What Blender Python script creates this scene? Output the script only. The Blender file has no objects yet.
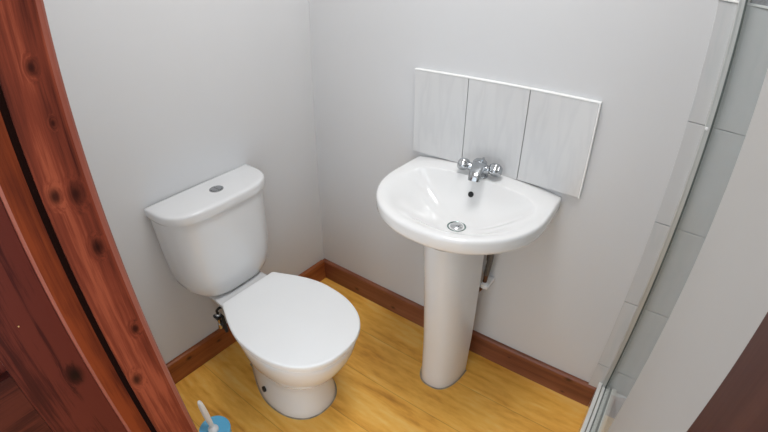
import bpy, bmesh, math, random
from mathutils import Vector, Matrix
random.seed(7)
PI = math.pi
C = bpy.context.scene.collection
SC = bpy.context.scene

# ------------------------------------------------------------------ camera
cd = bpy.data.cameras.new('camera')
cam = bpy.data.objects.new('camera', cd)
C.objects.link(cam)
cam.location = (1.3043, -1.2480, 1.4360)
cam.rotation_euler = (Matrix.Rotation(0.63649, 3, 'Z') @ Matrix.Rotation(1.029124, 3, 'X') @ Matrix.Rotation(0.0012115, 3, 'Z')).to_euler()
# wide phone lens with barrel distortion: angle from the axis as a polynomial of the image radius in mm
cd.type = 'PANO'
cd.sensor_fit = 'HORIZONTAL'
cd.sensor_width = 36.0
POLY = (0.0, 0.0499406682966974, -6.577518886891529e-05, -1.505944418309428e-05, 2.4787711659888807e-07)
for holder in (cd, getattr(cd, 'cycles', None)):
    try:
        holder.panorama_type = 'FISHEYE_LENS_POLYNOMIAL'
        holder.fisheye_fov = math.radians(160)
        for i, k in enumerate(POLY):
            setattr(holder, 'fisheye_polynomial_k%d' % i, -k)
    except Exception:
        pass
cd.clip_start = 0.01
cd.lens = 16
SC.camera = cam

# ------------------------------------------------------------------ world, lights, exposure
w = bpy.data.worlds.new('world'); SC.world = w; w.use_nodes = True
bg = w.node_tree.nodes['Background']
bg.inputs['Color'].default_value = (0.87, 0.94, 1.0, 1)
bg.inputs['Strength'].default_value = 1.9

def area_light(name, loc, rot, size, power, col, sy=None):
    l = bpy.data.lights.new(name, 'AREA'); l.energy = power; l.color = col
    l.shape = 'RECTANGLE' if sy else 'DISK'; l.size = size
    if sy: l.size_y = sy
    o = bpy.data.objects.new(name, l); C.objects.link(o)
    o.location = loc; o.rotation_euler = rot
    return o
area_light('ceiling_lamp_light', (0.85, -0.45, 2.52), (0, 0, 0), 0.50, 13.2, (1.0, 0.995, 0.99))

vs = SC.view_settings
vs.view_transform = 'Standard'; vs.look = 'None'; vs.gamma = 1.0; vs.use_curve_mapping = False
vs.exposure = 0.0

# ------------------------------------------------------------------ materials
def new_mat(name):
    m = bpy.data.materials.new(name); m.use_nodes = True
    nt = m.node_tree
    return m, nt, nt.nodes, nt.links, nt.nodes['Principled BSDF']

def ramp(N, stops):
    r = N.new('ShaderNodeValToRGB')
    e = r.color_ramp.elements
    e[0].position, e[0].color = stops[0][0], (*stops[0][1], 1)
    e[1].position, e[1].color = stops[-1][0], (*stops[-1][1], 1)
    for p, c in stops[1:-1]:
        n = e.new(p); n.color = (*c, 1)
    return r

def plain(name, col, rough=0.5, metal=0.0, coat=0.0, var=0.03, nscale=6.0, bump=0.0, bscale=80.0, spec=0.5):
    m, nt, N, L, P = new_mat(name)
    tc = N.new('ShaderNodeTexCoord')
    nz = N.new('ShaderNodeTexNoise'); nz.inputs['Scale'].default_value = nscale; nz.inputs['Detail'].default_value = 4
    L.new(tc.outputs['Object'], nz.inputs['Vector'])
    r = ramp(N, [(0.3, tuple(max(0, c * (1 - var)) for c in col)), (0.7, tuple(min(1, c * (1 + var)) for c in col))])
    L.new(nz.outputs['Fac'], r.inputs['Fac']); L.new(r.outputs['Color'], P.inputs['Base Color'])
    P.inputs['Roughness'].default_value = rough; P.inputs['Metallic'].default_value = metal
    P.inputs['Coat Weight'].default_value = coat; P.inputs['Coat Roughness'].default_value = 0.05
    P.inputs['Specular IOR Level'].default_value = spec
    if bump:
        n2 = N.new('ShaderNodeTexNoise'); n2.inputs['Scale'].default_value = bscale; n2.inputs['Detail'].default_value = 3
        b = N.new('ShaderNodeBump'); b.inputs['Strength'].default_value = bump; b.inputs['Distance'].default_value = 0.004
        L.new(tc.outputs['Object'], n2.inputs['Vector']); L.new(n2.outputs['Fac'], b.inputs['Height']); L.new(b.outputs['Normal'], P.inputs['Normal'])
    return m

def wood(name, light, mid, dark, axis, rough=0.35, coat=0.3, scale=1.0, knots=(), offset=(0, 0, 0), streak=0.5, blotch=0.5, flat='X', spec=0.4, fscale=9.0):
    """grain running along AXIS ('X', 'Y', 'Z')"""
    m, nt, N, L, P = new_mat(name)
    tc = N.new('ShaderNodeTexCoord')
    mp = N.new('ShaderNodeMapping'); mp.inputs['Location'].default_value = offset
    s = [16 * scale] * 3; s['XYZ'.index(axis)] = 0.6 * scale
    mp.inputs['Scale'].default_value = s
    L.new(tc.outputs['Object'], mp.inputs['Vector'])
    # knots (positions in the object's own coordinates) bend the grain round them
    dist = None
    for (kx, ky, kz), kr in (knots or []):
        sb = N.new('ShaderNodeVectorMath'); sb.operation = 'SUBTRACT'; sb.inputs[1].default_value = (kx, ky, kz)
        L.new(tc.outputs['Object'], sb.inputs[0])
        sc_ = N.new('ShaderNodeVectorMath'); sc_.operation = 'MULTIPLY'
        f_ = [1 / kr] * 3; f_['XYZ'.index(axis)] = 0.62 / kr; f_['XYZ'.index(flat)] = 0.15 / kr
        sc_.inputs[1].default_value = f_; L.new(sb.outputs[0], sc_.inputs[0])
        ln = N.new('ShaderNodeVectorMath'); ln.operation = 'LENGTH'; L.new(sc_.outputs[0], ln.inputs[0])
        if dist is None: dist = ln.outputs['Value']
        else:
            mn = N.new('ShaderNodeMath'); mn.operation = 'MINIMUM'; L.new(dist, mn.inputs[0]); L.new(ln.outputs['Value'], mn.inputs[1]); dist = mn.outputs[0]
    kn = N.new('ShaderNodeMapRange'); kn.inputs['From Min'].default_value = 0.6; kn.inputs['From Max'].default_value = 3.6
    kn.inputs['To Min'].default_value = 1.0; kn.inputs['To Max'].default_value = 0.0; kn.interpolation_type = 'SMOOTHSTEP'
    if dist: L.new(dist, kn.inputs['Value'])
    nz = N.new('ShaderNodeTexNoise'); nz.inputs['Scale'].default_value = 1.0; nz.inputs['Detail'].default_value = 6
    nz.inputs['Roughness'].default_value = 0.62; nz.inputs['Distortion'].default_value = 0.35
    add = N.new('ShaderNodeVectorMath'); add.operation = 'ADD'
    kv = N.new('ShaderNodeVectorMath'); kv.operation = 'SCALE'; kv.inputs[0].default_value = (0.16, 0.16, 0.16)
    if knots: L.new(kn.outputs['Result'], kv.inputs['Scale'])
    else: kv.inputs['Scale'].default_value = 0
    L.new(mp.outputs['Vector'], add.inputs[0]); L.new(kv.outputs['Vector'], add.inputs[1])
    L.new(add.outputs['Vector'], nz.inputs['Vector'])
    fine = N.new('ShaderNodeTexNoise'); fine.inputs['Scale'].default_value = fscale; fine.inputs['Detail'].default_value = 5; fine.inputs['Roughness'].default_value = 0.7
    L.new(add.outputs['Vector'], fine.inputs['Vector'])
    big = N.new('ShaderNodeTexNoise'); big.inputs['Scale'].default_value = 5.0 * scale; big.inputs['Detail'].default_value = 2
    L.new(tc.outputs['Object'], big.inputs['Vector'])
    m1 = N.new('ShaderNodeMath'); m1.operation = 'MULTIPLY_ADD'; m1.inputs[1].default_value = streak * 0.5; 
    L.new(fine.outputs['Fac'], m1.inputs[0]); L.new(nz.outputs['Fac'], m1.inputs[2])
    m2 = N.new('ShaderNodeMath'); m2.operation = 'MULTIPLY_ADD'; m2.inputs[1].default_value = blotch * 0.5
    L.new(big.outputs['Fac'], m2.inputs[0]); L.new(m1.outputs[0], m2.inputs[2])
    off = (streak + blotch) * 0.25
    r = ramp(N, [(0.30 + off, dark), (0.50 + off, mid), (0.72 + off, light)])
    L.new(m2.outputs[0], r.inputs['Fac'])
    mx = N.new('ShaderNodeMixRGB'); mx.inputs['Color2'].default_value = (*[c * 0.22 for c in dark], 1)
    kf = N.new('ShaderNodeMapRange'); kf.inputs['From Min'].default_value = 0.2; kf.inputs['From Max'].default_value = 2.3
    kf.inputs['To Min'].default_value = 0.88 if knots else 0.0; kf.inputs['To Max'].default_value = 0.0
    kf.interpolation_type = 'SMOOTHSTEP'
    if dist: L.new(dist, kf.inputs['Value'])
    else: kf.inputs['To Min'].default_value = 0.0
    L.new(kf.outputs['Result'], mx.inputs['Fac']); L.new(r.outputs['Color'], mx.inputs['Color1'])
    P.inputs['Specular IOR Level'].default_value = spec
    L.new(mx.outputs['Color'], P.inputs['Base Color'])
    P.inputs['Roughness'].default_value = rough; P.inputs['Coat Weight'].default_value = coat; P.inputs['Coat Roughness'].default_value = 0.25
    b = N.new('ShaderNodeBump'); b.inputs['Strength'].default_value = 0.25; b.inputs['Distance'].default_value = 0.001
    L.new(m1.outputs[0], b.inputs['Height']); L.new(b.outputs['Normal'], P.inputs['Normal'])
    return m

def laminate():
    m, nt, N, L, P = new_mat('oak_laminate')
    tc = N.new('ShaderNodeTexCoord')
    sep = N.new('ShaderNodeSeparateXYZ'); L.new(tc.outputs['Object'], sep.inputs[0])
    # plank index across y (boards run along x), 0.193 m wide, one joint at y = -0.583
    a = N.new('ShaderNodeMath'); a.operation = 'ADD'; a.inputs[1].default_value = 0.583 + 0.193 * 20
    L.new(sep.outputs['Y'], a.inputs[0])
    d = N.new('ShaderNodeMath'); d.operation = 'DIVIDE'; d.inputs[1].default_value = 0.193; L.new(a.outputs[0], d.inputs[0])
    fl = N.new('ShaderNodeMath'); fl.operation = 'FLOOR'; L.new(d.outputs[0], fl.inputs[0])
    fr = N.new('ShaderNodeMath'); fr.operation = 'FRACT'; L.new(d.outputs[0], fr.inputs[0])
    offx = N.new('ShaderNodeMath'); offx.operation = 'MULTIPLY'; offx.inputs[1].default_value = 3.37; L.new(fl.outputs[0], offx.inputs[0])
    cx = N.new('ShaderNodeCombineXYZ'); L.new(offx.outputs[0], cx.inputs['X']); L.new(offx.outputs[0], cx.inputs['Z'])
    av = N.new('ShaderNodeVectorMath'); av.operation = 'ADD'; L.new(tc.outputs['Object'], av.inputs[0]); L.new(cx.outputs[0], av.inputs[1])
    mp = N.new('ShaderNodeMapping'); mp.inputs['Scale'].default_value = (2.3, 9, 1); L.new(av.outputs[0], mp.inputs['Vector'])
    n1 = N.new('ShaderNodeTexNoise'); n1.inputs['Scale'].default_value = 1.3; n1.inputs['Detail'].default_value = 5; n1.inputs['Distortion'].default_value = 0.9
    L.new(mp.outputs[0], n1.inputs['Vector'])
    wv = N.new('ShaderNodeTexWave'); wv.bands_direction = 'Y'; wv.inputs['Scale'].default_value = 0.9; wv.inputs['Distortion'].default_value = 11.0
    wv.inputs['Detail'].default_value = 3; wv.inputs['Detail Scale'].default_value = 0.8
    L.new(mp.outputs[0], wv.inputs['Vector'])
    n2 = N.new('ShaderNodeTexNoise'); n2.inputs['Scale'].default_value = 9; n2.inputs['Detail'].default_value = 3; L.new(mp.outputs[0], n2.inputs['Vector'])
    s1 = N.new('ShaderNodeMath'); s1.operation = 'MULTIPLY_ADD'; s1.inputs[1].default_value = 0.10; L.new(wv.outputs['Fac'], s1.inputs[0]); L.new(n1.outputs['Fac'], s1.inputs[2])
    s2 = N.new('ShaderNodeMath'); s2.operation = 'MULTIPLY_ADD'; s2.inputs[1].default_value = 0.35; L.new(n2.outputs['Fac'], s2.inputs[0]); L.new(s1.outputs[0], s2.inputs[2])
    wn = N.new('ShaderNodeTexWhiteNoise'); wn.noise_dimensions = '1D'; L.new(fl.outputs[0], wn.inputs['W'])
    s3 = N.new('ShaderNodeMath'); s3.operation = 'MULTIPLY_ADD'; s3.inputs[1].default_value = 0.10; L.new(wn.outputs['Value'], s3.inputs[0]); L.new(s2.outputs[0], s3.inputs[2])
    r = ramp(N, [(0.40, (0.52, 0.215, 0.030)), (0.62, (0.78, 0.375, 0.056)), (0.80, (0.90, 0.48, 0.088)), (1.0, (0.93, 0.58, 0.16))])
    L.new(s3.outputs[0], r.inputs['Fac'])
    # groove between boards
    c1 = N.new('ShaderNodeMath'); c1.operation = 'SUBTRACT'; c1.inputs[1].default_value = 0.5; L.new(fr.outputs[0], c1.inputs[0])
    c2 = N.new('ShaderNodeMath'); c2.operation = 'ABSOLUTE'; L.new(c1.outputs[0], c2.inputs[0])
    g = N.new('ShaderNodeMapRange'); g.inputs['From Min'].default_value = 0.491; g.inputs['From Max'].default_value = 0.498; g.inputs['To Max'].default_value = 0.40
    L.new(c2.outputs[0], g.inputs['Value'])
    mx = N.new('ShaderNodeMixRGB'); mx.inputs['Color2'].default_value = (0.13, 0.055, 0.015, 1)
    L.new(g.outputs['Result'], mx.inputs['Fac']); L.new(r.outputs['Color'], mx.inputs['Color1'])
    L.new(mx.outputs['Color'], P.inputs['Base Color'])
    P.inputs['Roughness'].default_value = 0.42
    P.inputs['Specular IOR Level'].default_value = 0.4
    b = N.new('ShaderNodeBump'); b.inputs['Strength'].default_value = 0.12; b.inputs['Distance'].default_value = 0.001
    L.new(s2.outputs[0], b.inputs['Height']); L.new(b.outputs['Normal'], P.inputs['Normal'])
    return m

def marble(name, base, vein, scale=6.0, rough=0.18, fac=0.6):
    m, nt, N, L, P = new_mat(name)
    tc = N.new('ShaderNodeTexCoord')
    mp = N.new('ShaderNodeMapping'); mp.inputs['Rotation'].default_value = (0, math.radians(-38), 0); mp.inputs['Scale'].default_value = (1.0, 1.0, 0.16)
    L.new(tc.outputs['Object'], mp.inputs['Vector'])
    n = N.new('ShaderNodeTexNoise'); n.inputs['Scale'].default_value = scale * 3; n.inputs['Detail'].default_value = 3; n.inputs['Distortion'].default_value = 0.25
    L.new(mp.outputs[0], n.inputs['Vector'])
    r = ramp(N, [(0.42, base), (0.50, tuple(b * (1 - fac) + v * fac for b, v in zip(base, vein))), (0.56, base)])
    L.new(n.outputs['Fac'], r.inputs['Fac']); L.new(r.outputs['Color'], P.inputs['Base Color'])
    P.inputs['Roughness'].default_value = rough
    return m

def chrome(name, col=(0.62, 0.63, 0.64), rough=0.12):
    return plain(name, col, rough=rough, metal=1.0, var=0.05, nscale=40)

def glass(name):
    m, nt, N, L, P = new_mat(name)
    N.remove(P)
    out = N['Material Output']
    tr = N.new('ShaderNodeBsdfTransparent'); tr.inputs['Color'].default_value = (0.985, 0.997, 0.994, 1)
    gl = N.new('ShaderNodeBsdfGlossy'); gl.inputs['Roughness'].default_value = 0.04; gl.inputs['Color'].default_value = (0.97, 0.99, 0.985, 1)
    lw = N.new('ShaderNodeLayerWeight'); lw.inputs['Blend'].default_value = 0.5
    pw = N.new('ShaderNodeMath'); pw.operation = 'POWER'; pw.inputs[1].default_value = 5.0; L.new(lw.outputs['Facing'], pw.inputs[0])
    ma = N.new('ShaderNodeMath'); ma.operation = 'MULTIPLY_ADD'; ma.inputs[1].default_value = 0.27; ma.inputs[2].default_value = 0.03; L.new(pw.outputs[0], ma.inputs[0])
    # faint limescale film
    tc = N.new('ShaderNodeTexCoord'); nz = N.new('ShaderNodeTexNoise'); nz.inputs['Scale'].default_value = 30; L.new(tc.outputs['Object'], nz.inputs['Vector'])
    mr = N.new('ShaderNodeMapRange'); mr.inputs['To Min'].default_value = 0.0; mr.inputs['To Max'].default_value = 0.02; L.new(nz.outputs['Fac'], mr.inputs['Value'])
    df = N.new('ShaderNodeBsdfDiffuse'); df.inputs['Color'].default_value = (0.8, 0.82, 0.8, 1)
    mx = N.new('ShaderNodeMixShader'); L.new(ma.outputs[0], mx.inputs[0]); L.new(tr.outputs[0], mx.inputs[1]); L.new(gl.outputs[0], mx.inputs[2])
    m2 = N.new('ShaderNodeMixShader'); L.new(mr.outputs[0], m2.inputs[0]); L.new(mx.outputs[0], m2.inputs[1]); L.new(df.outputs[0], m2.inputs[2])
    L.new(m2.outputs[0], out.inputs['Surface'])
    return m

M = {}
# (along the lining, height, size) of the knots in the left door lining
JK = [(0.0, 1.354, 0.0045), (0.007, 1.27, 0.003), (-0.026, 1.163, 0.006), (0.006, 1.154, 0.007), (0.008, 1.052, 0.006), (0.012, 0.858, 0.005), (-0.029, 0.743, 0.007)]
M['wall'] = plain('white_painted_plaster', (0.685, 0.69, 0.70), rough=0.55, var=0.012, nscale=2.5, bump=0.10, bscale=22, spec=0.35)
M['ceiling'] = plain('white_ceiling_paint', (0.86, 0.86, 0.86), rough=0.9)
M['ceramic'] = plain('white_glazed_ceramic', (0.76, 0.765, 0.77), rough=0.12, var=0.01, coat=0.3)
M['basin'] = plain('bright_white_ceramic', (0.86, 0.86, 0.855), rough=0.10, var=0.008, coat=0.3)
M['seat'] = plain('white_seat_plastic', (0.86, 0.87, 0.875), rough=0.28, var=0.01)
M['floor'] = laminate()
# knots are given relative to each board's own origin
M['skirt_x'] = wood('stained_pine_skirting_back', (0.30, 0.115, 0.060), (0.22, 0.072, 0.036), (0.11, 0.030, 0.016), 'X', scale=1.2, offset=(0.4, 0, 0.2), flat='Y', coat=0.1,
                    knots=[((0.229, 0, 0.033), 0.005), ((0.449, 0, 0.031), 0.005), ((1.031, 0, 0.069), 0.003), ((1.275, 0, 0.019), 0.0035), ((1.28, 0, 0.097), 0.0065)])
M['skirt_y'] = wood('stained_pine_skirting_left', (0.42, 0.15, 0.050), (0.32, 0.095, 0.028), (0.17, 0.042, 0.012), 'Y', scale=1.2, offset=(0, 0.83, 0.1), flat='X', coat=0.1,
                    knots=[((0, -0.823, 0.082), 0.006), ((0, -0.676, 0.069), 0.005)])
M['jamb'] = wood('stained_pine_lining', (0.31, 0.072, 0.035), (0.19, 0.038, 0.019), (0.055, 0.011, 0.007), 'Z', rough=0.5, coat=0.0, spec=0.10, scale=1.0, offset=(0, 0.3, 0.55), streak=0.9, blotch=0.7,
                 knots=[((0.015, Y_, Z_), R_) for Y_, Z_, R_ in JK])
M['strip'] = wood('stained_pine_rebate', (0.24, 0.045, 0.013), (0.115, 0.020, 0.008), (0.035, 0.007, 0.004), 'Z', rough=0.5, coat=0.0, spec=0.10, scale=1.1, offset=(0, 1.3, 0.1), streak=0.7, blotch=0.7)
M['doorz'] = wood('stained_pine_door_stile', (0.110, 0.020, 0.013), (0.055, 0.009, 0.007), (0.018, 0.003, 0.003), 'Z', rough=0.45, coat=0.0, spec=0.12, offset=(0, 2.3, 1.1), streak=0.8, blotch=0.9,
                  knots=[((0.01, 0.035, 0.79), 0.010)])
M['doory'] = wood('stained_pine_door_rail', (0.080, 0.016, 0.010), (0.045, 0.008, 0.006), (0.016, 0.003, 0.003), 'Y', rough=0.45, coat=0.0, spec=0.12, offset=(0, 0.2, 2.1), streak=0.8, blotch=0.9)
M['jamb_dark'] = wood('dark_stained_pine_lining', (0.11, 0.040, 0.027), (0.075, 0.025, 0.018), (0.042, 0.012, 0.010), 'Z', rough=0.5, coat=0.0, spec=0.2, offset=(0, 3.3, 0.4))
M['tile'] = marble('pale_marbled_tile', (0.70, 0.70, 0.70), (0.60, 0.60, 0.61), fac=0.35)
M['tile_s'] = marble('pale_shower_tile', (0.62, 0.625, 0.63), (0.53, 0.57, 0.58), rough=0.12, fac=0.35)
M['grout'] = plain('grey_grout', (0.42, 0.42, 0.41), rough=0.9, var=0.15, nscale=50)
M['white_trim'] = plain('white_tile_trim', (0.86, 0.86, 0.85), rough=0.35)
M['alu'] = plain('white_coated_aluminium', (0.80, 0.80, 0.77), rough=0.3, var=0.04, nscale=30)
M['silicone'] = plain('stained_silicone', (0.30, 0.265, 0.21), rough=0.5, var=0.35, nscale=35)
M['chrome'] = chrome('chrome')
M['satin'] = plain('satin_aluminium', (0.62, 0.63, 0.61), rough=0.45, metal=0.5, var=0.03)
M['chrome_dark'] = chrome('dull_chrome', (0.42, 0.43, 0.44), 0.22)
M['tap'] = chrome('tap_chrome', (0.46, 0.48, 0.50), 0.14)
M['black'] = plain('black_rubber', (0.012, 0.012, 0.012), rough=0.5)
M['gasket'] = plain('dark_grey_gasket', (0.10, 0.12, 0.11), rough=0.4)
M['glass'] = glass('greenish_shower_glass')
M['blue'] = plain('pale_blue_plastic', (0.13, 0.50, 0.80), rough=0.3)
M['whitepl'] = plain('white_plastic', (0.9, 0.9, 0.9), rough=0.3)
M['copper'] = plain('tarnished_copper', (0.16, 0.09, 0.06), rough=0.35, metal=0.9, var=0.3, nscale=30)
M['greyhose'] = plain('grey_braided_hose', (0.13, 0.125, 0.12), rough=0.4, metal=0.4, var=0.4, nscale=250)
M['lit_edge'] = wood('lit_pine_edge', (0.38, 0.13, 0.09), (0.27, 0.075, 0.048), (0.13, 0.03, 0.018), 'Z', rough=0.5, coat=0.0, spec=0.2, offset=(0, 0.7, 0.2))  # paler pine: light caught by the rounded corners, put into the colour
M['gap_shade'] = plain('dark_brown_gap_shade', (0.012, 0.005, 0.004), rough=0.9, spec=0.0)  # near-black colour standing in for shade in the rebate gap
M['brass'] = plain('brass', (0.55, 0.40, 0.18), rough=0.3, metal=1.0)
M['pane'] = plain('dark_blue_window_glass', (0.03, 0.05, 0.13), rough=0.3, var=0.6, nscale=14)
M['wframe'] = plain('dark_blue_window_frame', (0.018, 0.022, 0.05), rough=0.4)
M['water'] = plain('teal_grey_waste_metal', (0.25, 0.34, 0.32), rough=0.15, metal=0.9)
M['opal'] = plain('opal_lamp_cover', (0.9, 0.9, 0.88), rough=0.4)
M['opal'].node_tree.nodes['Principled BSDF'].inputs['Emission Color'].default_value = (1, 0.97, 0.92, 1)
M['opal'].node_tree.nodes['Principled BSDF'].inputs['Emission Strength'].default_value = 1.5

# ------------------------------------------------------------------ helpers
def finish(name, bm, mats, parent=None, origin=(0, 0, 0), smooth=True, angle=35, bevel=0.0, bseg=2, subsurf=0, kind=None):
    """vertices are in world coordinates; the object's origin is put at ORIGIN"""
    bmesh.ops.recalc_face_normals(bm, faces=bm.faces)
    me = bpy.data.meshes.new(name)
    o = Vector(origin)
    for v in bm.verts: v.co -= o
    if smooth:
        for f in bm.faces: f.smooth = True
        for e in bm.edges:
            if len(e.link_faces) == 2 and e.calc_face_angle(0) > math.radians(angle): e.smooth = False
    bm.to_mesh(me); bm.free()
    for m in (mats if isinstance(mats, (list, tuple)) else [mats]): me.materials.append(m)
    ob = bpy.data.objects.new(name, me); C.objects.link(ob)
    if parent is not None:
        ob.parent = parent
        pw = Vector(parent['_w']) if '_w' in parent else Vector(parent.location)
        ob.location = o - pw
    else:
        ob.location = o
    ob['_w'] = tuple(o)
    if bevel:
        b = ob.modifiers.new('bevel', 'BEVEL'); b.width = bevel; b.segments = bseg; b.limit_method = 'ANGLE'; b.angle_limit = math.radians(40)
        b.harden_normals = False
    if subsurf:
        s = ob.modifiers.new('subsurf', 'SUBSURF'); s.levels = subsurf; s.render_levels = subsurf
    if kind: ob['kind'] = kind
    return ob

def thing(name, label, cat, loc, group=None):
    o = bpy.data.objects.new(name, None); C.objects.link(o)
    o.location = loc; o['_w'] = tuple(loc); o.empty_display_size = 0.05
    tag(o, label, cat, group)
    return o
def tag(o, label, cat, group=None):
    o['label'] = label; o['category'] = cat
    if group: o['group'] = group
    return o

def box(bm, x0, x1, y0, y1, z0, z1, mi=0):
    vs = [bm.verts.new((x, y, z)) for z in (z0, z1) for y in (y0, y1) for x in (x0, x1)]
    for q in ((0, 2, 3, 1), (4, 5, 7, 6), (0, 1, 5, 4), (2, 6, 7, 3), (0, 4, 6, 2), (1, 3, 7, 5)):
        f = bm.faces.new([vs[i] for i in q]); f.material_index = mi
    return vs

def prism(bm, pts, axis, a, b, mi=0):
    """polygon PTS (two coordinates) extruded along AXIS from a to b"""
    def P(p, t):
        if axis == 'X': return (t, p[0], p[1])
        if axis == 'Y': return (p[0], t, p[1])
        return (p[0], p[1], t)
    A = [bm.verts.new(P(p, a)) for p in pts]; B = [bm.verts.new(P(p, b)) for p in pts]
    n = len(pts)
    fs = [bm.faces.new(A[::-1]), bm.faces.new(B)]
    for i in range(n): fs.append(bm.faces.new((A[i], A[(i + 1) % n], B[(i + 1) % n], B[i])))
    for f in fs: f.material_index = mi

def loft(bm, rings, cap0=True, cap1=True, mi=0, closed=True):
    V = [[bm.verts.new(p) for p in r] for r in rings]
    n = len(rings[0])
    for a, b in zip(V, V[1:]):
        for i in range(n if closed else n - 1):
            f = bm.faces.new((a[i], a[(i + 1) % n], b[(i + 1) % n], b[i])); f.material_index = mi
    if cap0: bm.faces.new(V[0][::-1]).material_index = mi
    if cap1: bm.faces.new(V[-1]).material_index = mi
    return V

def frame(d):
    d = Vector(d).normalized()
    u = d.cross(Vector((0, 0, 1)))
    if u.length < 1e-4: u = Vector((1, 0, 0))
    u.normalize(); return u, d.cross(u).normalized()

def tube(bm, pts, rad, n=16, caps=True, mi=0):
    pts = [Vector(p) for p in pts]
    rings = []
    for i, p in enumerate(pts):
        d = (pts[min(i + 1, len(pts) - 1)] - pts[max(i - 1, 0)])
        u, v = frame(d)
        r = rad[i] if isinstance(rad, (list, tuple)) else rad
        rings.append([p + u * r * math.cos(2 * PI * k / n) + v * r * math.sin(2 * PI * k / n) for k in range(n)])
    loft(bm, rings, caps, caps, mi)

def lathe(bm, base, axis, prof, n=32, lobes=0, amp=0.0, mi=0):
    """prof: (radius, distance along axis)"""
    base = Vector(base); a = Vector(axis).normalized(); u, v = frame(a)
    rings = []
    for r, t in prof:
        ring = []
        for k in range(n):
            ph = 2 * PI * k / n
            rr = r * (1 + amp * math.cos(lobes * ph)) if lobes else r
            ring.append(base + a * t + (u * math.cos(ph) + v * math.sin(ph)) * rr)
        rings.append(ring)
    loft(bm, rings, mi=mi)

def bez(pts, n=16):
    """Catmull-Rom through pts"""
    P = [Vector(p) for p in pts]; P = [P[0] * 2 - P[1]] + P + [P[-1] * 2 - P[-2]]
    out = []
    for i in range(1, len(P) - 2):
        for k in range(n):
            t = k / n
            a, b, c, d = P[i - 1], P[i], P[i + 1], P[i + 2]
            out.append(0.5 * ((2 * b) + (c - a) * t + (2 * a - 5 * b + 4 * c - d) * t * t + (3 * b - 3 * c + d - a) * t ** 3))
    out.append(P[-2]); return out

# ------------------------------------------------------------------ room shell
XR = 2.12      # far side of the shower
YF = -1.067    # inner face of the door wall
ZC = 2.60

bm = bmesh.new(); box(bm, -0.15, XR + 0.1, -2.1, 0.1, -0.05, 0.0)
finish('floor', bm, M['floor'], kind='structure', smooth=False)
bm = bmesh.new(); box(bm, -0.15, XR + 0.1, -1.20, 0.1, ZC, ZC + 0.05)
finish('ceiling', bm, M['ceiling'], kind='structure', smooth=False)

# back wall with the window opening over the shower
WX0, WX1, WZ0, WZ1 = 1.425, 1.98, 1.4475, 2.02
bm = bmesh.new()
box(bm, -0.15, WX0, 0, 0.10, 0, ZC); box(bm, WX1, XR + 0.1, 0, 0.10, 0, ZC)
box(bm, WX0, WX1, 0, 0.10, 0, WZ0); box(bm, WX0, WX1, 0, 0.10, WZ1, ZC)
finish('wall_back', bm, M['wall'], kind='structure', smooth=False)

# left wall: an old wall, leaning in a little and not quite square
LEAN, SKEW = 0.0200, 0.021
def xl(y, z): return -0.006 + LEAN * z + SKEW * y
bm = bmesh.new()
v = [bm.verts.new(p) for p in [(-0.15, 0, 0), (xl(0, 0), 0, 0), (xl(-1.2, 0), -1.2, 0), (-0.15, -1.2, 0),
                               (-0.15, 0, ZC), (xl(0, ZC), 0, ZC), (xl(-1.2, ZC), -1.2, ZC), (-0.15, -1.2, ZC)]]
for q in ((0, 1, 2, 3), (7, 6, 5, 4), (0, 4, 5, 1), (1, 5, 6, 2), (2, 6, 7, 3), (3, 7, 4, 0)): bm.faces.new([v[i] for i in q])
finish('wall_left', bm, M['wall'], kind='structure', smooth=False)
bm = bmesh.new(); box(bm, XR, XR + 0.1, -1.2, 0.0, 0, ZC)
finish('wall_right', bm, M['wall'], kind='structure', smooth=False)
# door wall, either side of the opening and over it
bm = bmesh.new()
box(bm, -0.04, 0.545, -1.200, YF, 0, ZC); box(bm, 1.402, XR, -1.200, YF, 0, ZC); box(bm, 0.545, 1.402, -1.200, YF, 2.02, ZC)
finish('wall_front', bm, M['wall'], kind='structure', smooth=False)
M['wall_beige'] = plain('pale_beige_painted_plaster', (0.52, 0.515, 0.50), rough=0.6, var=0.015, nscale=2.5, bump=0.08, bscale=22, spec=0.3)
# short partition between the doorway and the shower
PY = -0.62
bm = bmesh.new(); box(bm, 1.4035, 1.49, YF, PY, 0, ZC)
finish('wall_partition', bm, M['wall_beige'], kind='structure', bevel=0.004, smooth=False)

# skirting boards
HS, BS = 0.1105, 0.018
bm = bmesh.new()
prism(bm, [(0, 0), (-BS, 0), (-BS, HS - 0.006), (-BS + 0.006, HS), (0, HS)], 'X', 0.0, 1.3875)
finish('baseboard_back', bm, M['skirt_x'], kind='structure', smooth=False, bevel=0.001)
bm = bmesh.new()
def sk(y): return [(xl(y, 0), y, 0), (BS - 0.003 + SKEW * y, y, 0), (BS - 0.003 + SKEW * y, y, HS - 0.006), (BS - 0.009 + SKEW * y, y, HS), (xl(y, HS), y, HS)]
loft(bm, [sk(-BS), sk(YF + 0.0)])
finish('baseboard_left', bm, M['skirt_y'], kind='structure', smooth=False, bevel=0.001)

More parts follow.
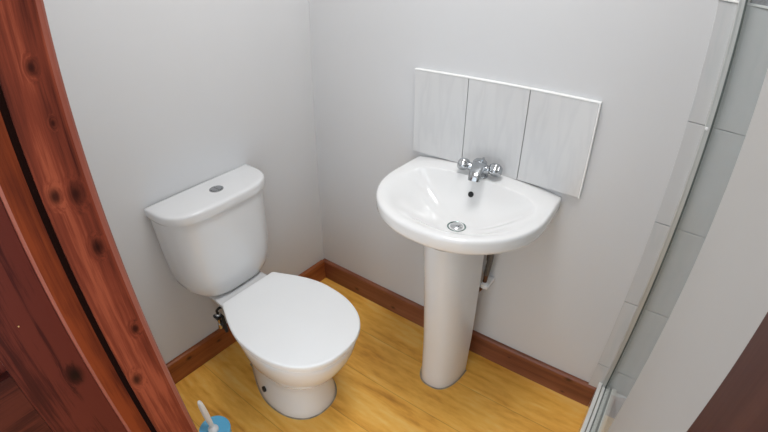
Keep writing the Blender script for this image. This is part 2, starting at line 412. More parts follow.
# ---- left side of the doorway: lining with a rebate and a rounded inner corner
bm = bmesh.new()
prism(bm, [(0.545, YF), (0.582, YF), (0.590, YF - 0.0025), (0.5965, YF - 0.007), (0.600, YF - 0.015), (0.600, -1.1550), (0.545, -1.1550)], 'Z', 0, 2.02)
for f in bm.faces:
    if len(f.verts) == 4 and max(v.co.y for v in f.verts) > YF - 0.0149 and min(v.co.y for v in f.verts) >= YF - 0.0151 and min(v.co.x for v in f.verts) > 0.58: f.material_index = 1
t1 = finish('trim_1', bm, [M['jamb'], M['lit_edge']], kind='structure', smooth=False, origin=(0.585, -1.11, 0))
bm = bmesh.new()
prism(bm, [(0.500, -1.1552), (0.530, -1.1552), (0.530, -1.1615), (0.5565, -1.1615), (0.5565, -1.1985), (0.5545, -1.2025), (0.5505, -1.2045), (0.500, -1.2045)], 'Z', 0, 2.02)
for f in bm.faces:
    if len(f.verts) == 4 and max(v.co.y for v in f.verts) <= -1.1980 and min(v.co.x for v in f.verts) > 0.545: f.material_index = 1
t2 = finish('trim_2', bm, [M['strip'], M['lit_edge']], kind='structure', smooth=False, origin=(0.53, -1.18, 0))
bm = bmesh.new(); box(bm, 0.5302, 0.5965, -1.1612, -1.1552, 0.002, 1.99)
finish('trim_6', bm, M['gap_shade'], kind='structure', smooth=False, origin=(0.56, -1.156, 0))  # strip added to darken the gap beside the lining step
# right side and head of the doorway
bm = bmesh.new()
prism(bm, [(1.370, YF + 0.005), (1.4015, YF + 0.005), (1.4015, -1.204), (1.370, -1.204)], 'Z', 0, 2.02)
finish('trim_3', bm, M['jamb_dark'], kind='structure', smooth=False, bevel=0.003, origin=(1.385, -1.13, 0))
bm = bmesh.new(); box(bm, 0.602, 1.369, -1.204, YF, 1.992, 2.02)
finish('trim_4', bm, M['jamb'], kind='structure', smooth=False, origin=(1, -1.13, 2.0))

# ---- the door, swung open towards the hall
door = bpy.data.objects.new('door_1', None); C.objects.link(door); door.location = (0.555, -1.207, 0.005); door['_w'] = (0.555, -1.207, 0.005); door['kind'] = 'structure'
DX0, DX1 = 0.505, 0.546
dy0 = -1.2052; dy1 = dy0 - 0.76
def dbox(name, y0, y1, z0, z1, mat, x0=DX0, x1=DX1, bev=0.0004):
    bm = bmesh.new(); box(bm, x0, x1, y1, y0, z0, z1)
    return finish(name, bm, mat, door, origin=((x0 + x1) / 2, (y0 + y1) / 2, z0), smooth=False, bevel=bev)
dbox('stile', dy0, dy0 - 0.122, 0.005, 1.98, M['doorz'])
dbox('stile', dy1 + 0.11, dy1, 0.005, 1.98, M['doorz'])
dbox('rail', dy0 - 0.1225, dy1 + 0.1105, 0.005, 0.22, M['doory'])
dbox('rail', dy0 - 0.1225, dy1 + 0.1105, 0.70, 0.873, M['doory'])
dbox('rail', dy0 - 0.1225, dy1 + 0.1105, 1.87, 1.98, M['doory'])
for z0, z1 in ((0.222, 0.698), (0.875, 1.868)):
    bm = bmesh.new()
    box(bm, 0.516, 0.528, dy1 + 0.112, dy0 - 0.124, z0, z1)
    ya, yb = dy1 + 0.16, dy0 - 0.175
    lo = [(0.5285, dy1 + 0.135, z0 + 0.025), (0.5285, dy0 - 0.147, z0 + 0.025), (0.5285, dy0 - 0.147, z1 - 0.025), (0.5285, dy1 + 0.135, z1 - 0.025)]
    hi = [(0.540, ya, z0 + 0.06), (0.540, yb, z0 + 0.06), (0.540, yb, z1 - 0.06), (0.540, ya, z1 - 0.06)]
    loft(bm, [lo, hi])
    finish('door_panel', bm, M['doorz'], door, origin=(0.53, (dy0 + dy1) / 2, z0), smooth=False)
bm = bmesh.new()
lathe(bm, (0.546, dy1 + 0.055, 0.98), (1, 0, 0), [(0.026, 0), (0.026, 0.006), (0.010, 0.008), (0.010, 0.030), (0.024, 0.040), (0.026, 0.052), (0.016, 0.062), (0.0, 0.064)][:-1])
finish('door_handle', bm, M['brass'], door, origin=(0.556, dy1 + 0.055, 0.98))
# small nail head in the stile
bm = bmesh.new(); lathe(bm, (0.5461, -1.271, 0.955), (1, 0, 0), [(0.0016, 0), (0.0016, 0.0006), (0.0006, 0.001)], n=10)
finish('nail_head', bm, M['brass'], door, origin=(0.556, -1.271, 0.955))

# ---- window over the shower tiles
bm = bmesh.new(); fw = 0.016
box(bm, WX0, WX1, 0.012, 0.060, WZ0, WZ0 + fw); box(bm, WX0, WX1, 0.012, 0.060, WZ1 - fw, WZ1)
box(bm, WX0, WX0 + fw, 0.012, 0.060, WZ0 + fw, WZ1 - fw); box(bm, WX1 - fw, WX1, 0.012, 0.060, WZ0 + fw, WZ1 - fw)
wn = bpy.data.objects.new('window_1', None); C.objects.link(wn); wn.location = (1.716, 0.05, WZ0); wn['_w'] = (1.716, 0.05, WZ0); wn['kind'] = 'structure'
finish('window_frame', bm, M['wframe'], wn, origin=(1.716, 0.05, WZ0), smooth=False)
bm = bmesh.new(); box(bm, WX0 + fw, WX1 - fw, 0.030, 0.036, WZ0 + fw, WZ1 - fw)
finish('window_pane', bm, M['pane'], wn, origin=(1.716, 0.053, WZ0 + fw), smooth=False)

# ---- shower wall tiling (0.302 m high courses), top course ends at 1.441
XS, TZ, TH, TW = 1.354, 1.441, 0.302, 0.2005
bm = bmesh.new()
box(bm, XS + 0.001, XR, -0.006, 0.0, 0.10, TZ + 0.001, 1)
z = TZ
while z > 0.12:
    x = XS
    while x < XR - 0.01:
        g = 0.0012
        x1 = min(x + TW, XR); z0 = max(z - TH, 0.11)
        vs_ = box(bm, x + (g if x > XS else 0), x1 - g, -0.0105, -0.004, z0 + g, z - g, 0)
        x += TW
    z -= TH
finish('wall_shower_tiling', bm, [M['tile_s'], M['grout']], kind='structure', smooth=False, bevel=0.0008, bseg=1)
bm = bmesh.new(); prism(bm, [(-0.0125, TZ), (-0.0125, TZ + 0.004), (-0.008, TZ + 0.0052), (0, TZ + 0.0052), (0, TZ)], 'X', XS - 0.002, XR)
finish('trim_5', bm, M['white_trim'], kind='structure', smooth=False)

# ------------------------------------------------------------------ splashback
spl = thing('tile_splashback', 'row of three pale marbled tiles fixed upright behind the washbasin', 'splashback', (0.82, 0, 0.838))
SX, SZ0, SZ1 = 0.5206, 0.838, 1.131
bounds = [0.5206, 0.7202, 0.9218, 1.1215]
for i in range(3):
    a, b = bounds[i], bounds[i + 1]
    bm = bmesh.new()
    box(bm, a + (0.0 if i == 0 else 0.0011), b - (0.0 if i == 2 else 0.0011), -0.0125, -0.0055, SZ0, SZ1)
    finish('tile', bm, M['tile'], spl, origin=((a + b) / 2, -0.006, SZ0), smooth=False, bevel=0.001, bseg=2)
bm = bmesh.new(); box(bm, bounds[0] + 0.002, bounds[3] - 0.002, -0.0052, -0.0005, SZ0 + 0.002, SZ1 - 0.002)
finish('adhesive_bed', bm, M['grout'], spl, origin=(0.82, 0, SZ0), smooth=False)
bm = bmesh.new()
a, b = bounds[0], bounds[3]
prism(bm, [(-0.0135, SZ1 + 0.0002), (-0.0135, SZ1 + 0.003), (-0.009, SZ1 + 0.0052), (-0.0005, SZ1 + 0.0052), (-0.0005, SZ1 + 0.0002)], 'X', a - 0.001, b + 0.005)
box(bm, b + 0.0003, b + 0.005, -0.0135, -0.0005, SZ0 - 0.001, SZ1 + 0.0002)
finish('edge_trim', bm, M['white_trim'], spl, origin=(0.82, 0, SZ1), smooth=False)

# ------------------------------------------------------------------ toilet
TY = -0.592
toilet = thing('toilet', 'white close-coupled toilet with its lid shut, standing against the left wall', 'toilet', (0.30, TY, 0))
def sgnpow(v, p): return math.copysign(abs(v) ** p, v)

def plan(xb, xf, hb, hw, xw, n=72, cy=TY, nf=2.15, z=0.0, yaw=0.0, cb=0.03, xs=None):
    """egg plan: straight back of half width hb at xb, widening to hw at xw, closing in a rounded front at xf"""
    half = []
    # back edge with rounded corner
    half.append((xb, 0)); half.append((xb, hb * 0.5)); half.append((xb, hb - cb * 0.5))
    half.append((xb + cb * 0.12, hb - cb * 0.12)); xs = xs if xs else xb + cb * 0.5; half.append((xs, hb + (hw - hb) * 0.04))
    K = 10
    for k in range(1, K + 1):
        t = k / K; x = xs + (xw - xs) * t
        s = math.sin(t * PI / 2) ** 1.05
        half.append((x, hb + (hw - hb) * (0.04 + 0.96 * s)))
    K = 18
    for k in range(1, K + 1):
        a = k / K * PI / 2
        half.append((xw + (xf - xw) * math.sin(a) ** (2 / nf), hw * max(0, math.cos(a)) ** (2 / nf)))
    pts = half + [(x, -y) for x, y in half[-2:0:-1]]
    c, s = math.cos(yaw), math.sin(yaw)
    out = []
    for x, y in pts:
        X = x - xb; out.append(Vector((xb + X * c - y * s, cy + X * s + y * c, z)))
    return out

# pan: foot, waist, bowl and the deck the cistern sits on
YAW = math.radians(-1.2)
bm = bmesh.new()
spec = [  # z, xb, xf, hb, hw, xw, start of the flare
    (0.000, 0.160, 0.554, 0.050, 0.129, 0.39, 0.175), (0.006, 0.158, 0.556, 0.051, 0.131, 0.39, 0.175), (0.030, 0.160, 0.552, 0.050, 0.127, 0.39, 0.175),
    (0.070, 0.165, 0.546, 0.048, 0.118, 0.39, 0.18), (0.110, 0.168, 0.540, 0.046, 0.108, 0.39, 0.18), (0.150, 0.170, 0.540, 0.045, 0.106, 0.39, 0.18),
    (0.170, 0.165, 0.547, 0.048, 0.110, 0.39, 0.18), (0.182, 0.155, 0.560, 0.052, 0.119, 0.39, 0.18), (0.205, 0.130, 0.586, 0.058, 0.133, 0.40, 0.18), (0.240, 0.100, 0.613, 0.066, 0.147, 0.41, 0.18),
    (0.290, 0.060, 0.643, 0.066, 0.163, 0.42, 0.18), (0.335, 0.030, 0.662, 0.076, 0.173, 0.43, 0.20), (0.365, 0.015, 0.670, 0.090, 0.178, 0.43, 0.205),
    (0.388, 0.012, 0.674, 0.109, 0.180, 0.43, 0.205), (0.396, 0.015, 0.670, 0.107, 0.178, 0.43, 0.205), (0.398, 0.024, 0.662, 0.099, 0.170, 0.43, 0.205)]
loft(bm, [plan(xb, xf, hb, hw, xw, z=z, yaw=YAW, nf=2.3, cb=0.012, xs=xs) for z, xb, xf, hb, hw, xw, xs in spec])
pan = finish('pan', bm, M['ceramic'], toilet, origin=(0.30, TY, 0.0), angle=60)
# screw hole and rubber cap in the side of the foot
bm = bmesh.new()
lathe(bm, (0.342, TY - 0.1225, 0.062), (-0.25, -1, 0.15), [(0.0115, -0.008), (0.0115, 0.0045), (0.0095, 0.0060), (0.003, 0.0063)], n=20)
finish('screw_cap', bm, M['black'], pan, origin=(0.322, TY - 0.125, 0.043))
bm = bmesh.new()
loft(bm, [plan(0.154, 0.5595, 0.054, 0.1345, 0.39, z=0.0005, yaw=YAW, nf=2.3, cb=0.012, xs=0.175), plan(0.155, 0.5575, 0.052, 0.132, 0.39, z=0.0035, yaw=YAW, nf=2.3, cb=0.012, xs=0.175)])
finish('floor_sealant', bm, M['silicone'], toilet, origin=(0.30, TY, 0.0))

# seat ring and lid
def lidring(z, ins, xb=0.216, **k):
    return plan(xb + ins, 0.687 - ins, 0.116 - ins, 0.187 - ins, 0.435, z=z, yaw=math.radians(-0.6), cy=TY - 0.010, nf=2.35, cb=0.008)
bm = bmesh.new()
loft(bm, [lidring(0.399, 0.011), lidring(0.401, 0.007), lidring(0.409, 0.006), lidring(0.4115, 0.014)])
finish('seat', bm, M['seat'], toilet, origin=(0.43, TY, 0.399), angle=50)
bm = bmesh.new()
loft(bm, [lidring(0.4140, 0.008), lidring(0.4150, 0.002), lidring(0.4200, 0.0), lidring(0.4300, 0.0), lidring(0.4328, 0.001), lidring(0.4340, 0.0035), lidring(0.4344, 0.008), lidring(0.4345, 0.03)])
finish('seat_lid', bm, M['seat'], toilet, origin=(0.43, TY, 0.414), angle=50)
# cistern
CY = -0.585
def cring(z, hw, d, xb=0.014, n=64, nx=3.6, ny=3.2, bow=0.0):
    """flat back at xb, bowed front at d"""
    out = []
    pts = []
    K = n // 2
    for k in range(K + 1):
        a = -PI / 2 + PI * k / K      # from -y side round the front to +y side
        x = xb + (d - xb) * max(0.0, math.cos(a)) ** (2 / nx)
        y = CY + hw * sgnpow(math.sin(a), 2 / ny)
        pts.append(Vector((x, y, z)))
    # back edge
    m = 8
    for k in range(1, m): pts.append(Vector((xb - 0.0, CY + hw - 2 * hw * k / m, z)))
    return pts
bm = bmesh.new()
cs = [(0.3985, 0.100, 0.135, 0.006), (0.4020, 0.122, 0.148, 0.004), (0.411, 0.146, 0.158, 0.003), (0.424, 0.163, 0.164, 0.002), (0.443, 0.176, 0.168, 0.002), (0.475, 0.185, 0.171, 0.002),
      (0.530, 0.191, 0.173, 0.002), (0.600, 0.196, 0.174, 0.002), (0.700, 0.201, 0.175, 0.002), (0.7450, 0.203, 0.176, 0.002)]
loft(bm, [cring(*c) for c in cs])
cist = finish('cistern', bm, M['ceramic'], toilet, origin=(0.10, CY, 0.399), angle=60)
bm = bmesh.new()
LR = [(z_, h_ + 0.005, d_) for z_, h_, d_ in [(0.7455, 0.197, 0.174), (0.7455, 0.205, 0.182), (0.7475, 0.2080, 0.1855), (0.7540, 0.2090, 0.1865), (0.7700, 0.2090, 0.1865), (0.7755, 0.2080, 0.1855), (0.7780, 0.2060, 0.183), (0.7795, 0.2020, 0.180), (0.7803, 0.185, 0.165), (0.7806, 0.13, 0.13)]]
loft(bm, [cring(z, hw, d, 0.002 + max(0, i - 6) * 0.004, nx=3.6, ny=3.3) for i, (z, hw, d) in enumerate(LR)])
clid = finish('cistern_lid', bm, M['ceramic'], toilet, origin=(0.11, CY, 0.746), angle=50)
bx, by = 0.092, -0.570
bm = bmesh.new(); lathe(bm, (bx, by, 0.7795), (0, 0, 1), [(0.0245, 0), (0.0245, 0.0025), (0.0225, 0.0038), (0.0205, 0.0030), (0.019, 0.0016)], n=40)
finish('flush_ring', bm, M['chrome_dark'], clid, origin=(bx, by, 0.7795))
for s in (-1, 1):
    bm = bmesh.new(); pts = []
    for k in range(17):
        a = (s * PI / 2) - PI / 2 + PI * k / 16
        pts.append((bx + 0.0178 * math.cos(a) * 1.0 + 0.0, by + s * 0.0008 + 0.0178 * math.sin(a)))
    lo = [Vector((x, y, 0.7812)) for x, y in pts]; hi = [Vector((x, y, 0.7830)) for x, y in pts]
    cen = Vector((sum(p[0] for p in pts) / 17, sum(p[1] for p in pts) / 17, 0))
    top = [Vector((cen.x + (x - cen.x) * 0.85, cen.y + (y - cen.y) * 0.85, 0.7838)) for x, y in pts]
    loft(bm, [lo, hi, top])
    finish('flush_button', bm, M['chrome_dark'], clid, origin=(bx, by, 0.781))

# water feed valve beside the pan
VX, VY = 0.118, -0.699
val = thing('isolating_valve', 'chrome and black water valve low behind the toilet', 'valve', (0.0, VY, 0.27))
bm = bmesh.new()
tube(bm, bez([(VX, VY, 0.315), (VX, VY, 0.33), (VX + 0.008, VY + 0.008, 0.342), (VX + 0.016, VY + 0.018, 0.346)], 6), 0.005, 12)
tube(bm, bez([(VX, VY, 0.247), (VX - 0.003, VY + 0.006, 0.236), (VX - 0.03, VY + 0.028, 0.215), (0.05, VY + 0.045, 0.19), (xl(VY, 0.18) + 0.001, VY + 0.050, 0.18)], 6), 0.007, 12)
finish('flexible_hose', bm, M['black'], val, origin=(VX, VY, 0.315))
bm = bmesh.new()
lathe(bm, (VX, VY, 0.245), (0, 0, 1), [(0.008, 0), (0.012, 0.002), (0.012, 0.02), (0.009, 0.024), (0.009, 0.045), (0.011, 0.048), (0.011, 0.066), (0.007, 0.07)], n=12)
finish('valve_body', bm, M['chrome'], val, origin=(VX, VY, 0.245))
bm = bmesh.new()
box(bm, VX - 0.002, VX + 0.030, VY - 0.006, VY + 0.010, 0.262, 0.276); box(bm, VX + 0.022, VX + 0.034, VY - 0.004, VY + 0.008, 0.235, 0.318)
box(bm, VX - 0.014, VX + 0.014, VY - 0.015, VY + 0.013, 0.296, 0.309)
finish('valve_lever', bm, M['black'], val, origin=(VX + 0.01, VY, 0.262), bevel=0.002)

# ------------------------------------------------------------------ washbasin
BX = 0.806
basin = thing('washbasin', 'white half-round ceramic washbasin on the back wall beneath the marbled tiles', 'washbasin', (BX, 0, 0.64))
NB = 96
def outline_hit(ang, c, f):
    """distance from c along ang to the boundary f(x, y) <= 1"""
    lo, hi = 0.0, 0.8
    for _ in range(40):
        m = (lo + hi) / 2
        if f(c[0] + m * math.cos(ang), c[1] + m * math.sin(ang)): lo = m
        else: hi = m
    return lo
def f_outer(x, y):
    dx = x - BX
    if y > -0.001: return False
    if y > -0.15: return abs(dx) <= 0.271 - 0.004 * ((y + 0.15) / 0.15) ** 2
    return (abs(dx) / 0.271) ** 2.15 + (abs(y + 0.15) / 0.275) ** 2.05 <= 1
def f_inner(x, y):
    dx = x - (BX + 0.002)
    yc = -0.165
    if y > yc: return (abs(dx) / 0.222) ** 6.5 + (abs(y - yc) / 0.082) ** 3.4 <= 1
    return (abs(dx) / 0.222) ** 2.3 + (abs(y - yc) / 0.215) ** 2.0 <= 1
c0 = (BX, -0.20)
angs = []
cang = [math.atan2(0.199, 0.267), PI - math.atan2(0.199, 0.267)]
for k in range(NB): angs.append(2 * PI * k / NB)
for ca in cang:
    j = min(range(NB), key=lambda i: abs(angs[i] - ca)); angs[j] = ca
RO = [outline_hit(a, c0, f_outer) for a in angs]; RI = [outline_hit(a, c0, f_inner) for a in angs]
def ro(z, s=1.0, ins=0.0, cy=None, wall=True):
    out = []
    for a, r in zip(angs, RO):
        x, y = c0[0] + r * math.cos(a), c0[1] + r * math.sin(a)
        # scale towards the wall line centre so that the back stays on the wall
        x = BX + (x - BX) * s; y = y * s if cy is None else cy + (y - cy) * s
        d = Vector((x - c0[0], y - c0[1]));
        if ins and d.length > ins: d *= (d.length - ins) / d.length
        X, Y = c0[0] + d.x, c0[1] + d.y
        if wall and math.sin(a) > 0 and r * math.sin(a) > 0.197: Y = -0.0015
        out.append(Vector((X, min(Y, -0.0015), z(X, Y) if callable(z) else z)))
    return out
DC = (BX + 0.008, -0.200)
def ri(z, s=1.0, out_=0.0):
    o = []
    for a, r in zip(angs, RI):
        x, y = c0[0] + (r + out_) * math.cos(a), c0[1] + (r + out_) * math.sin(a)
        t = 1 - s
        cx_, cy_ = c0[0] + (DC[0] - c0[0]) * t, c0[1] + (DC[1] - c0[1]) * t
        o.append(Vector((cx_ + (x - c0[0]) * s, cy_ + (y - c0[1]) * s, z)))
    return o
TOP = 0.817
def crown(x, y, z):
    t = min(1.0, max(0.0, (y + 0.125) / 0.045)); t = t * t * (3 - 2 * t)
    return z + 0.022 * t * max(0.0, 1 - (abs(x - BX) / 0.27) ** 2.4)
cr = lambda z: (lambda x, y: crown(x, y, z))
rings = [ro(0.681, 0.36), ro(0.684, 0.46), ro(0.693, 0.58), ro(0.708, 0.71), ro(0.731, 0.84), ro(0.754, 0.925), ro(0.765, 0.968), ro(0.773, 0.990),
         ro(0.782, 1.0), ro(0.795, 1.0), ro(0.806, 1.0), ro(cr(0.8125), 0.997), ro(cr(0.8155), 0.990), ro(cr(TOP), 0.978), ro(cr(TOP), 0.955)]
def ric(z, s=1.0, out_=0.0): return [Vector((p.x, p.y, crown(p.x, p.y, p.z))) for p in ri(z, s, out_)]
BN = []
for t in (-0.10, -0.035, 0.0, 0.02, 0.05, 0.09, 0.14, 0.20, 0.27, 0.35, 0.44, 0.53, 0.62, 0.71, 0.80, 0.89, 0.96, 1.0):
    pts = []
    for a, r in zip(angs, RI):
        w_ = min(1.0, max(0.0, (math.sin(a) - 0.05) / 0.35)); w_ = w_ * w_ * (3 - 2 * w_)     # 1 at the back, 0 in front
        tc_ = max(0.0, t)
        sharp = 1 - (1 - tc_) ** 1.9
        tt = max(0.0, (t + 0.10) / 1.10)
        soft = 0.5 * (1 - math.cos(PI * tt ** 0.92)) * 0.55 + 0.45 * (1 - (1 - tt) ** 1.5)
        d = (w_ * sharp + (1 - w_) * soft) * 0.102
        sc_ = 1 - tc_ * 0.865
        ext = (-t * 0.20) if t < 0 else 0.0
        x, y = c0[0] + (r + ext * (1 if w_ < 0.5 else 0.35)) * math.cos(a), c0[1] + (r + ext * (1 if w_ < 0.5 else 0.35)) * math.sin(a)
        cx_, cy_ = c0[0] + (DC[0] - c0[0]) * (1 - sc_), c0[1] + (DC[1] - c0[1]) * (1 - sc_)
        X, Y = cx_ + (x - c0[0]) * sc_, cy_ + (y - c0[1]) * sc_
        Z = TOP - d
        if t < 0.3: Z = Z + (crown(X, Y, 0) if t <= 0 else crown(c0[0] + r * math.cos(a), c0[1] + r * math.sin(a), 0) * (1 - t / 0.3) ** 2)
        pts.append(Vector((X, Y, Z)))
    BN.append(pts)
NO = len(rings)
rings += BN
bm = bmesh.new(); loft(bm, rings)
bowl = finish('bowl', bm, M['basin'], basin, origin=(BX, -0.2, 0.64), angle=65)
# overflow
bm = bmesh.new()
col = min(range(NB), key=lambda i: abs(angs[i] - 1.60))
n_ = Vector((0, -0.80, 0.60)); OV = None
for ra, rb in zip(rings[NO + 2:], rings[NO + 3:]):
    a_, b_ = ra[col], rb[col]
    if a_.z >= 0.786 > b_.z:
        OV = a_.lerp(b_, (a_.z - 0.786) / (a_.z - b_.z)); d_ = a_ - b_; n_ = Vector((0, -d_.z, d_.y)); break

lathe(bm, OV, n_, [(0.0095, -0.004), (0.0095, 0.0016), (0.0078, 0.0022), (0.0076, 0.0008), (0.001, 0.0007)], n=24)
finish('overflow_hole', bm, M['black'], basin, origin=OV)
# waste with plug
bm = bmesh.new(); lathe(bm, (DC[0], DC[1], 0.7125), (0, 0, 1), [(0.030, 0), (0.030, 0.004), (0.028, 0.0045), (0.024, 0.002), (0.012, 0.0015)], n=40)
finish('waste_ring', bm, M['water'], basin, origin=(DC[0], DC[1], 0.7125))
bm = bmesh.new(); lathe(bm, (DC[0], DC[1], 0.7145), (0, 0, 1), [(0.020, 0), (0.0205, 0.004), (0.016, 0.0072), (0.006, 0.0085)], n=40)
finish('waste_plug', bm, M['chrome'], basin, origin=(DC[0], DC[1], 0.7145))

# pedestal: a hollow column open to the wall
ped = thing('basin_pedestal', 'tall white ceramic pedestal column carrying the washbasin', 'pedestal', (0.81, -0.18, 0))
def pring(z, xc, a, yb, yf, n=40, nx=2.6, th=0.0):
    o = []
    for k in range(n + 1):
        t = -PI / 2 + PI * k / n - PI / 2   # from +x back round the front
        ang = PI * k / n
        x = xc + (a - th) * sgnpow(math.cos(ang), 2 / nx)
        y = yb - (yb - yf - th) * max(0, math.sin(ang)) ** (2 / nx)
        o.append(Vector((x, y, z)))
    return o
def pfull(z, xc, a, yb, yf):
    return pring(z, xc, a, yb, yf) + pring(z, xc, a, yb, yf, th=0.010)[::-1]
bm = bmesh.new()
ps = [(0.0, 0.8120, 0.0810, -0.125, -0.274), (0.006, 0.8120, 0.0820, -0.125, -0.276), (0.05, 0.8115, 0.0810, -0.122, -0.274), (0.20, 0.8080, 0.0815, -0.11, -0.274),
      (0.35, 0.803, 0.0830, -0.105, -0.278), (0.50, 0.798, 0.0850, -0.10, -0.285), (0.62, 0.794, 0.087, -0.10, -0.290), (0.671, 0.793, 0.088, -0.10, -0.292)]
loft(bm, [pfull(*p_) for p_ in ps])
finish('column', bm, M['ceramic'], ped, origin=(0.81, -0.18, 0), angle=60)
bm = bmesh.new()
loft(bm, [[(Vector(a)) for a in pring(0.0006, 0.8120, 0.0865, -0.122, -0.2805) + pring(0.0006, 0.8120, 0.0825, -0.122, -0.2765)[::-1]],
          [(Vector(a)) for a in pring(0.0035, 0.8120, 0.0845, -0.122, -0.2785) + pring(0.0035, 0.8120, 0.0823, -0.122, -0.2760)[::-1]]])
finish('floor_sealant', bm, M['silicone'], ped, origin=(0.81, -0.18, 0))

# pipework behind the pedestal
pipes = thing('water_pipe', 'dark water pipe with a white clip rising behind the basin pedestal', 'pipe', (0.815, -0.06, 0.0))
bm = bmesh.new(); tube(bm, bez([(0.815, -0.060, 0.0), (0.815, -0.060, 0.15), (0.820, -0.060, 0.26), (0.845, -0.056, 0.34), (0.876, -0.052, 0.40), (0.884, -0.052, 0.46), (0.884, -0.052, 0.60)], 6), 0.0085, 14)
finish('pipe', bm, M['copper'], pipes, origin=(0.884, -0.052, 0))
bm = bmesh.new(); tube(bm, bez([(0.884, -0.052, 0.46), (0.889, -0.056, 0.50), (0.893, -0.058, 0.56), (0.890, -0.06, 0.60), (0.885, -0.06, 0.635)], 6), 0.0105, 12)
finish('flexible_hose', bm, M['greyhose'], pipes, origin=(0.884, -0.052, 0.46))
bm = bmesh.new(); box(bm, 0.868, 0.902, -0.070, -0.002, 0.405, 0.420); lathe(bm, (0.884, -0.052, 0.400), (0, 0, 1), [(0.014, 0), (0.0145, 0.003), (0.0145, 0.022), (0.012, 0.025)], n=16)
finish('pipe_clip', bm, M['whitepl'], pipes, origin=(0.884, -0.052, 0.405), bevel=0.002)

# ------------------------------------------------------------------ mixer tap
tx, ty, tz = 0.808, -0.052, crown(0.808, -0.052, TOP)
tap = thing('mixer_tap', 'small chrome mixer tap with two knob handles on the basin ledge', 'tap', (tx, ty, tz))
bm = bmesh.new()
lathe(bm, (tx, ty, tz + 0.0006), (0, 0, 1), [(0.027, 0), (0.027, 0.003), (0.024, 0.007), (0.021, 0.012), (0.0195, 0.030), (0.020, 0.040), (0.019, 0.050), (0.014, 0.056), (0.005, 0.058)], n=32)
for s in (-1, 1):
    tube(bm, [(tx + s * 0.005, ty, tz + 0.020), (tx + s * 0.020, ty, tz + 0.025), (tx + s * 0.032, ty - 0.001, tz + 0.029)], [0.0165, 0.0155, 0.0130], 20)
# little lever fin on top
box(bm, tx + 0.004, tx + 0.010, ty - 0.010, ty + 0.012, tz + 0.045, tz + 0.062)
finish('tap_body', bm, M['tap'], tap, origin=(tx, ty, tz))
bm = bmesh.new()
sp = bez([(tx, ty - 0.002, tz + 0.036), (tx + 0.001, ty - 0.024, tz + 0.042), (tx + 0.002, ty - 0.048, tz + 0.038), (tx + 0.003, ty - 0.068, tz + 0.026), (tx + 0.003, ty - 0.074, tz + 0.014)], 6)
rings_ = []
for i, p_ in enumerate(sp):
    d = sp[min(i + 1, len(sp) - 1)] - sp[max(i - 1, 0)]; d.normalize()
    u = Vector((1, 0, 0)); v_ = d.cross(u).normalized(); t = i / (len(sp) - 1)
    a_, b_ = 0.0205 - 0.005 * t, 0.0150 - 0.003 * t
    rings_.append([p_ + u * a_ * sgnpow(math.cos(q), 0.7) + v_ * b_ * sgnpow(math.sin(q), 0.7) for q in [2 * PI * k / 24 for k in range(24)]])
loft(bm, rings_)
finish('spout', bm, M['tap'], tap, origin=(tx, ty - 0.02, tz + 0.04))
for s in (-1, 1):
    bm = bmesh.new()
    ax = Vector((s * 0.95, -0.22, 0.22))
    k_ = 1.0 if s > 0 else 0.92
    lathe(bm, (tx + s * 0.028, ty, tz + 0.028), ax, [(0.011 * k_, 0), (0.012 * k_, 0.003), (0.0185 * k_, 0.006), (0.0215 * k_, 0.012), (0.0220 * k_, 0.021), (0.0200 * k_, 0.028), (0.0145 * k_, 0.031), (0.0140 * k_, 0.0325), (0.005 * k_, 0.034)], n=48, lobes=4, amp=0.10)
    finish('tap_handle', bm, M['tap'], tap, origin=(tx + s * 0.028, ty, tz + 0.028), angle=50)

tap.scale = (1.18, 1.05, 0.95)
tap.rotation_euler = (0, 0, math.radians(11)); tap.location.y -= 0.008; tap.location.z += 0.0005

# ------------------------------------------------------------------ toilet brush and holder
hx, hy = 0.366, -0.958
hold = thing('brush_holder', 'round pale blue plastic brush holder on the floor beside the door frame', 'brush holder', (hx, hy, 0))
bm = bmesh.new()
lathe(bm, (hx, hy, 0.0005), (0, 0, 1), [(0.046, 0), (0.048, 0.003), (0.050, 0.05), (0.053, 0.090), (0.0555, 0.098), (0.0555, 0.102), (0.053, 0.1045), (0.047, 0.1035), (0.034, 0.1000), (0.028, 0.098)], n=48)
finish('cup', bm, M['blue'], hold, origin=(hx, hy, 0))
brush = thing('toilet_brush', 'white toilet brush handle sticking up out of the blue holder', 'toilet brush', (hx, hy - 0.004, 0.099))
kx, ky = hx - 0.004, hy - 0.003
bm = bmesh.new()
lathe(bm, (kx, ky, 0.1000), (0, 0, 1), [(0.0185, 0), (0.0190, 0.004), (0.0165, 0.010), (0.0115, 0.014), (0.0085, 0.018), (0.004, 0.019)], n=32)
finish('collar', bm, M['whitepl'], brush, origin=(kx, ky, 0.1))
bm = bmesh.new()
hp = [(0.0, 0.114), (0.04, 0.120), (0.2, 0.145), (0.5, 0.180), (0.8, 0.215), (0.92, 0.232), (0.98, 0.240), (1.0, 0.243)]
tube(bm, [(kx + (0.337 - kx) * t_, ky + (-0.9595 - ky) * t_, z_) for t_, z_ in hp], [0.0080, 0.0082, 0.0098, 0.0112, 0.0104, 0.0085, 0.0055, 0.002], 20)
finish('handle', bm, M['whitepl'], brush, origin=(kx, ky, 0.114), angle=60)

# ------------------------------------------------------------------ shower
tray = thing('shower_tray', 'white shower tray with raised front along the floor on the right', 'shower tray', (1.75, -0.5, 0))
bm = bmesh.new()
X0, X1, Y0, Y1 = 1.3885, XR - 0.002, YF + 0.002, -0.0125
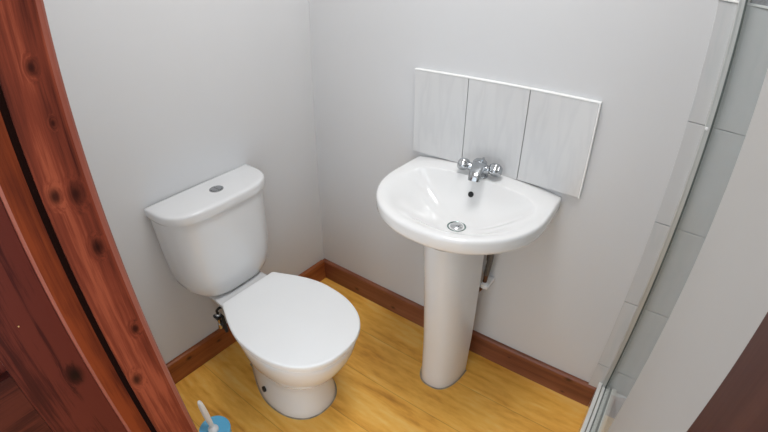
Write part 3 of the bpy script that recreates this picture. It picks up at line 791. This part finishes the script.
# riser and rim as a ring of quads with a sunken floor
def rr(x0, x1, y0, y1, z): return [Vector(p) for p in [(x0, y0, z), (x1, y0, z), (x1, y1, z), (x0, y1, z)]]
Y0 = PY + 0.002
loft(bm, [rr(X0, X1, Y0, Y1, 0.0), rr(X0, X1, Y0, Y1, 0.137), rr(X0 + 0.07, X1 - 0.03, Y0 + 0.05, Y1 - 0.03, 0.137), rr(X0 + 0.10, X1 - 0.06, Y0 + 0.08, Y1 - 0.06, 0.095)])
finish('tray_body', bm, M['basin'], tray, origin=(1.75, -0.3, 0), smooth=False, bevel=0.006, bseg=3)
scr = thing('shower_screen', 'clear shower screen in a slim metal frame rising beside the doorway partition', 'shower screen', (1.42, -0.3, 0.138))
bm = bmesh.new()
def rail(x0, x1, z1, mi=0): box(bm, x0, x1, PY + 0.003, -0.0135, 0.1375, z1, mi)
rail(1.3865, 1.4000, 0.152); rail(1.4000, 1.4035, 0.1435, 1); rail(1.4035, 1.4140, 0.152); rail(1.4192, 1.4310, 0.148); rail(1.4140, 1.4192, 0.1435, 2); rail(1.4310, 1.4400, 0.1435, 2); rail(1.4400, 1.4580, 0.150)
finish('bottom_track', bm, [M['alu'], M['silicone'], M['gasket']], scr, origin=(1.42, -0.3, 0.1375), smooth=False, bevel=0.0015)
bm = bmesh.new()
for a_, b_, y_ in ((1.3985, 1.4015, -0.028), (1.4015, 1.4060, -0.024), (1.4060, 1.4090, -0.028)): box(bm, a_, b_, y_, -0.0112, 0.153, 1.95)
box(bm, 1.4092, 1.4115, -0.030, -0.0112, 0.153, 1.95)
finish('wall_profile', bm, M['satin'], scr, origin=(1.405, -0.02, 0.153), smooth=False)
bm = bmesh.new(); box(bm, 1.4117, 1.4165, -0.032, -0.0112, 0.153, 1.95)
finish('gasket', bm, M['gasket'], scr, origin=(1.418, -0.02, 0.153), smooth=False)
bm = bmesh.new(); box(bm, 1.4145, 1.4185, PY + 0.003, -0.0330, 0.1515, 1.93)
finish('glass_panel', bm, M['glass'], scr, origin=(1.417, -0.3, 0.1515), smooth=False)
bm = bmesh.new(); lathe(bm, (1.4040, -0.0285, 1.137), (-0.2, -1, 0), [(0.0045, 0), (0.0045, 0.002), (0.002, 0.0035)], n=14)
finish('screw_cap', bm, M['whitepl'], scr, origin=(1.404, -0.0285, 1.137))

# ------------------------------------------------------------------ ceiling lamp (above the picture)
lamp = thing('ceiling_lamp', 'round white ceiling lamp in the middle of the ceiling', 'ceiling lamp', (0.85, -0.45, ZC))
bm = bmesh.new(); lathe(bm, (0.85, -0.45, ZC - 0.0005), (0, 0, -1), [(0.15, 0), (0.15, 0.02), (0.145, 0.022)], n=40)
finish('lamp_base', bm, M['whitepl'], lamp, origin=(0.85, -0.45, ZC))
bm = bmesh.new(); lathe(bm, (0.85, -0.45, ZC - 0.023), (0, 0, -1), [(0.143, 0), (0.140, 0.02), (0.11, 0.040), (0.05, 0.050), (0.01, 0.052)], n=40)
finish('lamp_shade', bm, M['opal'], lamp, origin=(0.85, -0.45, ZC - 0.023))

for o in bpy.data.objects:
    if '_w' in o: del o['_w']
